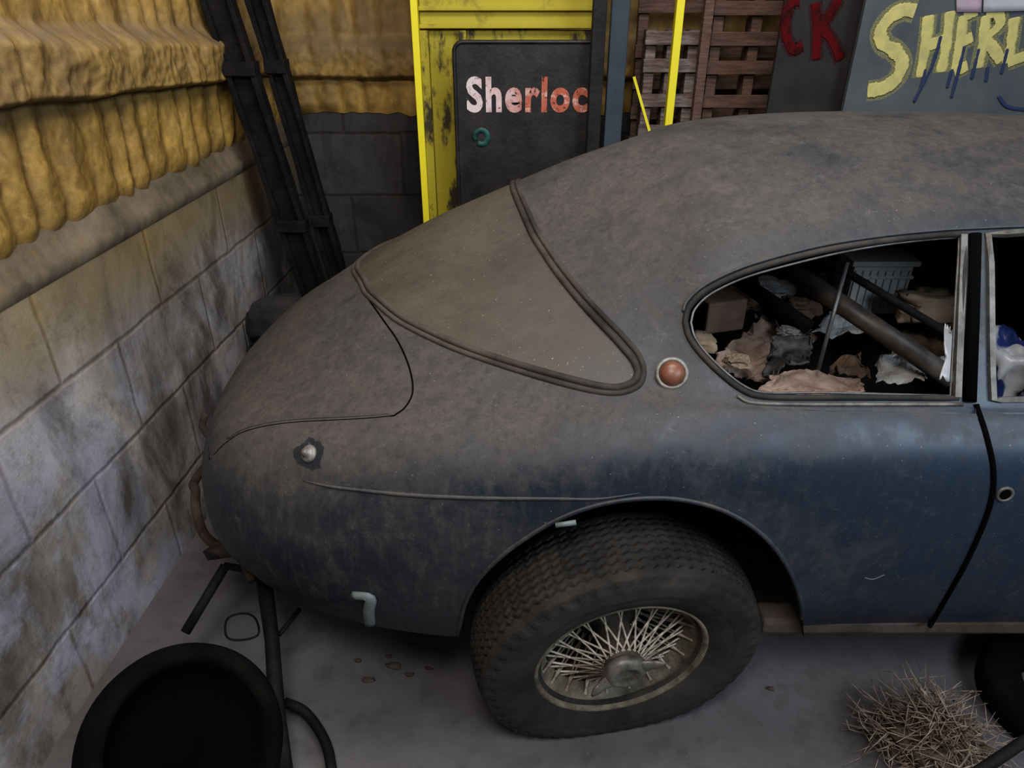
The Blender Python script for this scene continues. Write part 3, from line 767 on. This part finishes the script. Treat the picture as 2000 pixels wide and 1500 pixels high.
mk('sign_border',*tube(o_,.008,True,8),'signblack',parent=sg)
def text_obj(body,px0,py0,px1,py1,Y,mat,parent,offset=.03,name='lettering',shear=0):
    cu=bpy.data.curves.new('t','FONT'); cu.body=body; cu.extrude=.012; cu.offset=offset; cu.shear=shear; cu.space_character=1.13; cu.resolution_u=4
    o=bpy.data.objects.new('t',cu); COL.objects.link(o)
    bpy.context.view_layer.update()
    me=bpy.data.meshes.new_from_object(o.evaluated_get(bpy.context.evaluated_depsgraph_get()))
    bpy.data.objects.remove(o)
    xs=[v.co.x for v in me.vertices]; ys=[v.co.y for v in me.vertices]
    A=P(px0,py1,Y); B=P(px1,py0,Y)
    for v in me.vertices:
        x=(v.co.x-min(xs))/(max(xs)-min(xs)); y=(v.co.y-min(ys))/(max(ys)-min(ys)); z=v.co.z
        v.co=(A.x+(B.x-A.x)*x, Y-z*.12-.0012, A.z+(B.z-A.z)*y)
    me.materials.clear(); me.materials.append(mat)
    ob=bpy.data.objects.new(name,me); COL.objects.link(ob); par(ob,parent); return ob
t=NT('faded_red_lettering'); s=t.n('ShaderNodeSeparateXYZ'); t.l(t.tc.outputs['Object'],s.inputs[0])
g=t.mapr(t.math('ADD',s.outputs[0],t.math('MULTIPLY',t.math('SUBTRACT',t.noise(14,5,.7),.5),.45)),-.14,.10); c=t.mix(g,(.68,.58,.60),(.46,.13,.08)); c=t.mix(t.mapr(t.noise(30,6,.7),.54,.62,0,.8),c,(.66,.46,.42)); c=t.mix(t.mapr(t.noise(50,6,.75),.56,.64),c,(.02,.02,.02)); t.base(c); t.rough(.9); MAT['pink']=t.m
text_obj('Sherloc',912,149,1150,220,3.12,MAT['pink'],sg,.036)
MAT['teal']=M('teal_paint',(.015,.13,.11),(.01,.02,.02),25,rough=.6)
q=[P(940+13*math.cos(t_),268+14*math.sin(t_),3.118) for t_ in [math.radians(-210+24*k) for k in range(15)]]
mk('painted_mark',*tube(q,.013,False,6,flat=(1,.1,1)),'teal',parent=sg)
MAT['timberblack']=M('blackened_timber',(.005,.005,.006),(.022,.019,.020),9,rough=.8,bump=.4)
MAT['bluegrey']=M('blue_grey_paint',(.022,.036,.058),(.042,.058,.078),5,rough=.7)
mk('timber_post',*wbox(P(1160,0,3.02).x,P(1187,0,3.02).x,3.02,3.07,0.002,2.4),'timberblack',smooth=False,bevel=.004,label='blackened upright timber post standing by the sign',cat='post')
mk('painted_post',*wbox(P(1196,0,3.06).x,P(1232,0,3.06).x,3.06,3.10,0.002,2.4),'bluegrey',smooth=False,bevel=.004,label='blue-grey painted upright board',cat='post')
MAT['pallet']=M('pinkish_pallet_wood',(.075,.042,.032),(.17,.105,.083),10,rough=.85,bump=.3,vec=(1,1,8))
MAT['palletw']=M('weathered_pallet_wood',(.11,.072,.063),(.30,.25,.235),10,.42,.72,rough=.85,bump=.3,vec=(1,1,8))
def pallet(px0,px1,Y,slats,mat,lab,dep=.10):
    x0=P(px0,100,Y).x; x1=P(px1,100,Y).x
    e=empty('pallet',((x0+x1)/2,Y,0),lab,'pallet',group='wooden pallets standing on edge')
    for z in [P(1300,s_,Y).z for s_ in slats]:
        mk('slat',*wbox(x0,x1,Y-.012,Y+.008,z-.027,z+.027),mat,parent=e,smooth=False,bevel=.003)
    z=P(1300,slats[-1],Y).z-.13
    while z>.05:
        mk('slat',*wbox(x0,x1,Y-.012,Y+.008,z-.027,z+.027),mat,parent=e,smooth=False,bevel=.003); z-=.13
    for xx in (x0+.03,(x0+x1)/2,x1-.03):
        mk('stringer',*wbox(xx-.022,xx+.022,Y+.009,Y+dep,0.002,P(1300,slats[0],Y).z+.03),mat,parent=e,smooth=False,bevel=.003)
    return e
pallet(1258,1368,3.36,[74,128,196],'palletw','weathered whitish wooden pallet standing on edge')
pallet(1384,1560,3.36,[-40,16,76,132,198],'pallet','pinkish-brown wooden pallet standing on edge')
pallet(1240,1560,3.49,[-60,12,100],'pallet','pinkish-brown wooden pallet behind the others',.05)
mk('timber_batten',*wbox(P(1366,100,3.30).x,P(1384,100,3.30).x,3.29,3.33,0.002,2.2),'pallet',smooth=False,bevel=.003,label='pinkish-brown timber batten in front of pallets',cat='timber')
MAT['darkboard']=M('charcoal_board',(.014,.012,.013),(.027,.024,.024),8,rough=.8)
MAT['greyboard']=M('grey_blue_board',(.060,.073,.080),(.095,.105,.11),5,rough=.7)
b1=empty('painted_board',(P(1610,0,2.98).x,2.98,0),'charcoal board with red painted letters','board')
xa=P(1534,0,2.98).x; xb=P(1690,0,2.98).x
mk('board_panel',*wbox(xa,xb,2.98,3.0,.002,2.3),'darkboard',parent=b1,smooth=False)
MAT['redpaint']=M('red_spray_paint',(.10,.008,.010),(.030,.009,.009),22,.45,.65,rough=.9,spec=.05)
def stroke(pl,Y,r,n=20,seed=0,fl=.015):
    pts=[P(x,y,Y) for x,y in pl]; pts=smooth_line(pts,n)
    rr=[r*(1+.30*noise.noise(p*25+Vector((seed,0,0)))+.16*noise.noise(p*160+Vector((seed,0,0)))) for p in pts]
    rr[0]*=.6; rr[-1]*=.6
    return tube(pts,rr,False,10,flat=(1,fl,1))
def ribbon(pl,Y,w,seed):
    pts=smooth_line([P(x,y,Y) for x,y in pl],8); V_=[];F_=[]
    for i,p in enumerate(pts):
        d=(pts[min(i+1,len(pts)-1)]-pts[max(i-1,0)]).normalized(); s_=Vector((-d.z,0,d.x))
        V_+=[p+s_*w,p-s_*w]
    for i in range(len(pts)-1): F_.append((2*i,2*i+1,2*i+3,2*i+2))
    return V_,F_
def halo(name,col,lo,hi,mx):
    t=NT(name); t.base(col); t.rough(.95); t.b.inputs['Specular IOR Level'].default_value=0
    t.l(t.mapr(t.noise(240,3,.8),lo,hi,0,mx),t.b.inputs['Alpha']); return t.m
MAT['yhalo']=halo('yellow_overspray',(.36,.34,.15),.42,.54,.7)
MAT['rhalo']=halo('red_overspray',(.07,.009,.010),.44,.54,.6)
CK=([(1562,2),(1545,8),(1534,40),(1537,75),(1550,97),(1568,90)],[(1592,5),(1596,60),(1594,118)],[(1640,-4),(1620,30),(1602,55)],[(1602,50),(1625,80),(1642,118)])
mb=MB(); mh=MB()
for k,pl in enumerate(CK):
    mb.add(*stroke(pl,2.9793,.017,12)); mh.add(*ribbon(pl,2.9797-.00002*k,.026,k))
mkb('lettering',mb,'redpaint',parent=b1); mkb('overspray',mh,'rhalo',parent=b1)
b2=empty('painted_board',(P(1900,0,2.9).x,2.9,0),'grey-blue board with yellow sprayed letters and blue drips','board')
mk('board_panel',*wbox(P(1692,0,2.90).x,P(1692,0,2.90).x+1.2,2.90,2.92,.002,2.3),'greyboard',parent=b2,smooth=False)
MAT['yspray']=M('yellow_spray_paint',(.56,.50,.20),(.42,.39,.18),22,.42,.68,rough=.95,spec=.03)
MAT['bspray']=M('blue_drip_paint',(.02,.035,.10),rough=.7)
SH=([(1788,22),(1765,20),(1738,35),(1720,62),(1726,86),(1748,100),(1762,122),(1752,152),(1726,172),(1694,178)],
           [(1814,30),(1808,90),(1796,152)],[(1856,22),(1849,85),(1838,142)],[(1806,92),(1828,84),(1852,75)],
           [(1882,30),(1875,88),(1864,140)],[(1882,30),(1896,25),(1910,20)],[(1875,84),(1888,78),(1900,72)],[(1864,140),(1878,134),(1890,128)],
           [(1926,30),(1920,85),(1910,134)],[(1926,30),(1946,24),(1954,44),(1940,62),(1922,72)],[(1922,74),(1940,95),(1956,120)],
           [(1982,34),(1976,80),(1968,124)],[(1968,122),(1988,115),(2008,108)],[(2055,32),(2040,70),(2055,105),(2085,80),(2075,38),(2055,32)])
mb=MB()
for k,pl in enumerate(SH): mb.add(*stroke(pl,2.8990-.00006*k,.0255 if k==0 else .0200,seed=k))
mkb('lettering',mb,'yspray',parent=b2)
mb=MB()
for k,pl in enumerate(SH): mb.add(*ribbon(pl,2.8997-.00002*k,.038 if k==0 else .031,k))
mkb('overspray',mb,'yhalo',parent=b2)
for pl in ([(1838,70),(1822,125),(1785,200)],[(1808,135),(1798,175)],[(1884,90),(1872,140),(1858,192)],[(1860,135),(1850,172)],[(1912,95),(1898,155)],[(1968,95),(1956,145)],[(1930,130),(1926,160)],[(1950,188),(1968,208),(2005,215)]):
    mk('paint_drip',*stroke(pl,2.8965,.0058,fl=.15),'bspray',parent=b2)
MAT['paper']=M('printed_paper',(.36,.32,.38),(.50,.34,.42),9,rough=.8)
MAT['paperw']=M('white_paper',(.50,.50,.54),(.40,.40,.46),9,rough=.8)
q=[P(1866,-60,2.893),P(1920,-60,2.893),P(1916,24,2.893),P(1868,24,2.893)]
mk('poster',*sheet(q,1,.0,6),'paper',solid=.002,label='faded pink paper pinned on the painted board',cat='poster')
q=[P(1922,-60,2.893),P(2040,-60,2.893),P(2036,20,2.893),P(1920,24,2.893)]
mk('poster',*sheet(q,2,.0,6),'paperw',solid=.002,label='white printed sheet pinned on the painted board',cat='poster')
def beam(name,a,b,w,lab):
    a,b=Vector(a),Vector(b); d=(b-a).normalized(); s_=Vector((0,1,0)); s_=(s_-d*s_.dot(d)).normalized(); x_=d.cross(s_)
    mb=MB(); nseg=24
    def bar(ox,oy,wx,wy,sd):
        V_=[];F_=[]
        for k in range(nseg+1):
            p=a+(b-a)*k/nseg; e=1+.35*noise.noise(p*6+Vector((sd,0,0)))
            for sx,sy in ((-1,-1),(1,-1),(1,1),(-1,1)): V_.append(p+x_*(ox+sx*wx*e)+s_*(oy+sy*wy*e))
        for k in range(nseg):
            for q in range(4): F_.append((4*k+q,4*k+(q+1)%4,4*k+4+(q+1)%4,4*k+4+q))
        F_+=[(0,1,2,3),(4*nseg,4*nseg+1,4*nseg+2,4*nseg+3)]
        mb.add(V_,F_)
    bar(-w/2,0,.010,.028,1); bar(w/2,0,.010,.028,5); bar(0,.012,w/2,.010,9)
    for k in (.35,.62): mb.add(*boxv(a+(b-a)*k,(w*1.35,.07,.05),None))
    return mkb(name,mb,'blacksteel',smooth=False,label=lab,cat='beam',bevel=.003)
def ext(p,q,z0,z1):
    d=q-p; return p+d*((z1-p.z)/d.z), p+d*((z0-p.z)/d.z)
p,q=P(425,0,2.95),P(612,560,3.05); a,b=ext(p,q,.03,2.35)
beam('steel_beam',a,b,.095,'black steel channel leaning in the wall corner')
p,q=P(503,0,3.05),P(655,520,3.12); a,b=ext(p,q,.03,2.35)
beam('steel_beam',a,b,.062,'narrow black steel channel leaning in the wall corner')
MAT['wingbulge']=M('dusty_black_bulge',(.014,.014,.016),(.045,.042,.042),8,rough=.95,bump=.3,bscale=18)
mk('wing_bulge',*crumple((-1.0,2.81,.565),(.13,.13,.085),11,.12,40,26),'wingbulge',label='dusty black lump mimicking the far rear wing bulge',cat='cloth')  # lump added in place of the far rear wing's dark bulge
mk('timber_crate',*wbox(-1.13,-.86,2.70,2.96,.0,.47),'timberblack',smooth=False,bevel=.01,label='dark timber crate behind the car tail',cat='crate')
# ---------------------------------------------------------------- bottom left things
sw=empty('wheel',(-.80,1.08,0),'black rubber tyre with hollow black wheel leaning by the block wall','wheel')
ax=Vector((.62,-.34,.71)).normalized(); org=PZ(362,1456,.22)
sc_=.95
tp=[(-.075,.165),(-.085,.18),(-.088,.20),(-.075,.225),(-.045,.240),(-.015,.246),(.015,.246),(.035,.241),(.050,.231),(.058,.217),(.056,.204),(.046,.194),(.03,.190)]
v_,f_=lathe([(a_*sc_,b_*sc_) for a_,b_ in tp],org,ax,72); mk('tire',v_,f_,'tiredark',parent=sw)
v_,f_=lathe([(a_*sc_,b_*sc_) for a_,b_ in [(.034,.192),(.0,.178),(-.05,.165),(-.07,.12),(-.07,.06),(-.05,.052),(-.03,.03),(-.03,.0)]],org,ax,60); mk('hollow_disc',v_,f_,'black',parent=sw)  # black disc deep inside, the hollow's shade put into its colour
ht=empty('trolley',(-.55,1.1,0),'black steel trolley frame with bent bracket tucked under the car tail','trolley')
mb=MB()
A=PZ(514,1118,.375); B=PZ(560,1530,.06)
mb.add(*tube([A,A+(B-A)*.35+Vector((.004,0,.006)),A+(B-A)*.7-Vector((.005,0,0)),B],[.022,.019,.021,.020],False,8))
mb.add(*tube([PZ(440,1105,.36),PZ(362,1235,.24)],.014,False,10))
mb.add(*tube([A,PZ(440,1105,.36)],.010,False,10))
mb.add(*tube([PZ(545,1240,.25),PZ(585,1190,.25)],.007,False,8))
mkb('trolley_frame',mb,'blacksteel',parent=ht)
mb=MB(); mb.add(*tube(smooth_line([PZ(556,1372,.06),PZ(592,1388,.05),PZ(622,1424,.04),PZ(640,1462,.03),PZ(648,1505,.03)],5),.014,False,12))
mkb('bent_bracket',mb,'blacksteel',parent=ht)
mb=MB(); mb.add(*tube(smooth_line([PZ(x,y,.28) for x,y in ((440,1220),(450,1204),(480,1198),(500,1210),(504,1240),(470,1250),(444,1245))],4,True),.003,True,8))
mkb('wire_loop',mb,'blacksteel',parent=ht)
# ---------------------------------------------------------------- bottom right things
MAT['twig']=M('dry_twigs',(.095,.067,.05),(.42,.33,.26),30,rough=.9)
mb=MB(); base=PZ(1818,1458,.04)
for k in range(760):
    a=random.uniform(0,2*math.pi); l=random.uniform(.03,.13)
    lean=random.random()<.40
    gx=max(-.14,min(.11,random.gauss(0,.062)))
    hz=.12*math.exp(-(gx/.07)**2)
    c=base+Vector((gx,random.gauss(0,.045)-.2*gx,random.uniform(-.02,hz+.02)))
    d=Vector((math.cos(a)-.2,math.sin(a)*.8,random.uniform(.3,1.5) if lean else random.uniform(-.2,.25))).normalized()
    p1=c+d*l*.5+Vector((random.uniform(-.025,.025),random.uniform(-.02,.02),random.uniform(-.01,.02))); p2=c+d*l+Vector((random.uniform(-.04,.04),random.uniform(-.03,.03),random.uniform(-.02,.02)))
    for q in (c,p1,p2): q.z=max(q.z,.006)
    rr=random.uniform(.0016,.0028)
    mb.add(*tube([c,p1,p2],[rr,rr*.8,rr*.35],False,4))
tw=mkb('twig_pile',mb,'twig',label='pile of dry broken twigs and straw on the floor',cat='twigs',kind='stuff')
mk('matted_straw',*crumple(base+Vector((.02,.0,.02)),(.10,.075,.055),5,.5,60,36),'straw',parent=tw)
tr=[(-.07,.17),(-.085,.2),(-.09,.24),(-.08,.28),(-.06,.30),(.06,.30),(.08,.28),(.09,.24),(.085,.2),(.07,.17)]
v_,f_=lathe([(a*.5,b*.76) for a,b in tr],PZ(2092,1366,.047)+Vector((0,0,0)),(0,0,1),72)
mk('spare_tire',v_,f_,'tiredark',label='old black tyre lying flat on the floor',cat='tire')
mk('black_pipe',*tube([PZ(1862,1540,.24),PZ(2080,1395,.30)],.013,False,12),'blacksteel',label='black pipe lying over the twigs',cat='pipe')
for k,(x,y,s_) in enumerate(((770,1300,.014),(800,1318,.007),(720,1328,.010),(838,1305,.006),(700,1290,.006),(1505,1345,.006),(760,1282,.005))):
    q=PZ(x,y,.004); mk('dirt_clod',*crumple(q,(s_*1.6,s_*.8,.005),k+20,.6,12,8),'brown',label='small brown dirt clod on the concrete floor',cat='debris',group='dirt clods on the floor')
# ---------------------------------------------------------------- lights & camera
def area(name,loc,tgt,size,en,col):
    l=bpy.data.lights.new(name,'AREA'); l.shape='RECTANGLE'; l.size=size[0]; l.size_y=size[1]; l.energy=en; l.color=col
    o=bpy.data.objects.new(name,l); o.location=loc; COL.objects.link(o)
    o.rotation_euler=(Vector(tgt)-Vector(loc)).to_track_quat('-Z','Y').to_euler()
area('doorway_daylight',(2.3,-.8,2.75),(.8,1.4,.9),(2.0,1.0),68,(.76,.87,1.0))
area('overhead_fill',(.2,1.3,3.5),(.1,2.2,.5),(1.6,.7),48,(1,.94,.87))  # added warm fill from above for the foam, no fixture there
area('wall_fill',(-.1,-.2,2.9),(-1.2,1.8,.7),(.7,.5),37,(.98,.95,.92))  # added unseen fill aimed at the left wall
w=bpy.data.worlds.new('World'); scene.world=w; w.use_nodes=True
w.node_tree.nodes['Background'].inputs[0].default_value=(.85,.92,1,1); w.node_tree.nodes['Background'].inputs[1].default_value=.058
cd=bpy.data.cameras.new('Camera'); cam=bpy.data.objects.new('Camera',cd); COL.objects.link(cam)
cd.sensor_width=36; cd.lens=F/2000*36; cd.clip_start=.02
cam.location=CAM; cam.rotation_euler=(math.radians(90)-TH,0,0)
scene.camera=cam
scene.view_settings.view_transform='Standard'
try: scene.view_settings.look='Medium High Contrast'
except Exception: pass
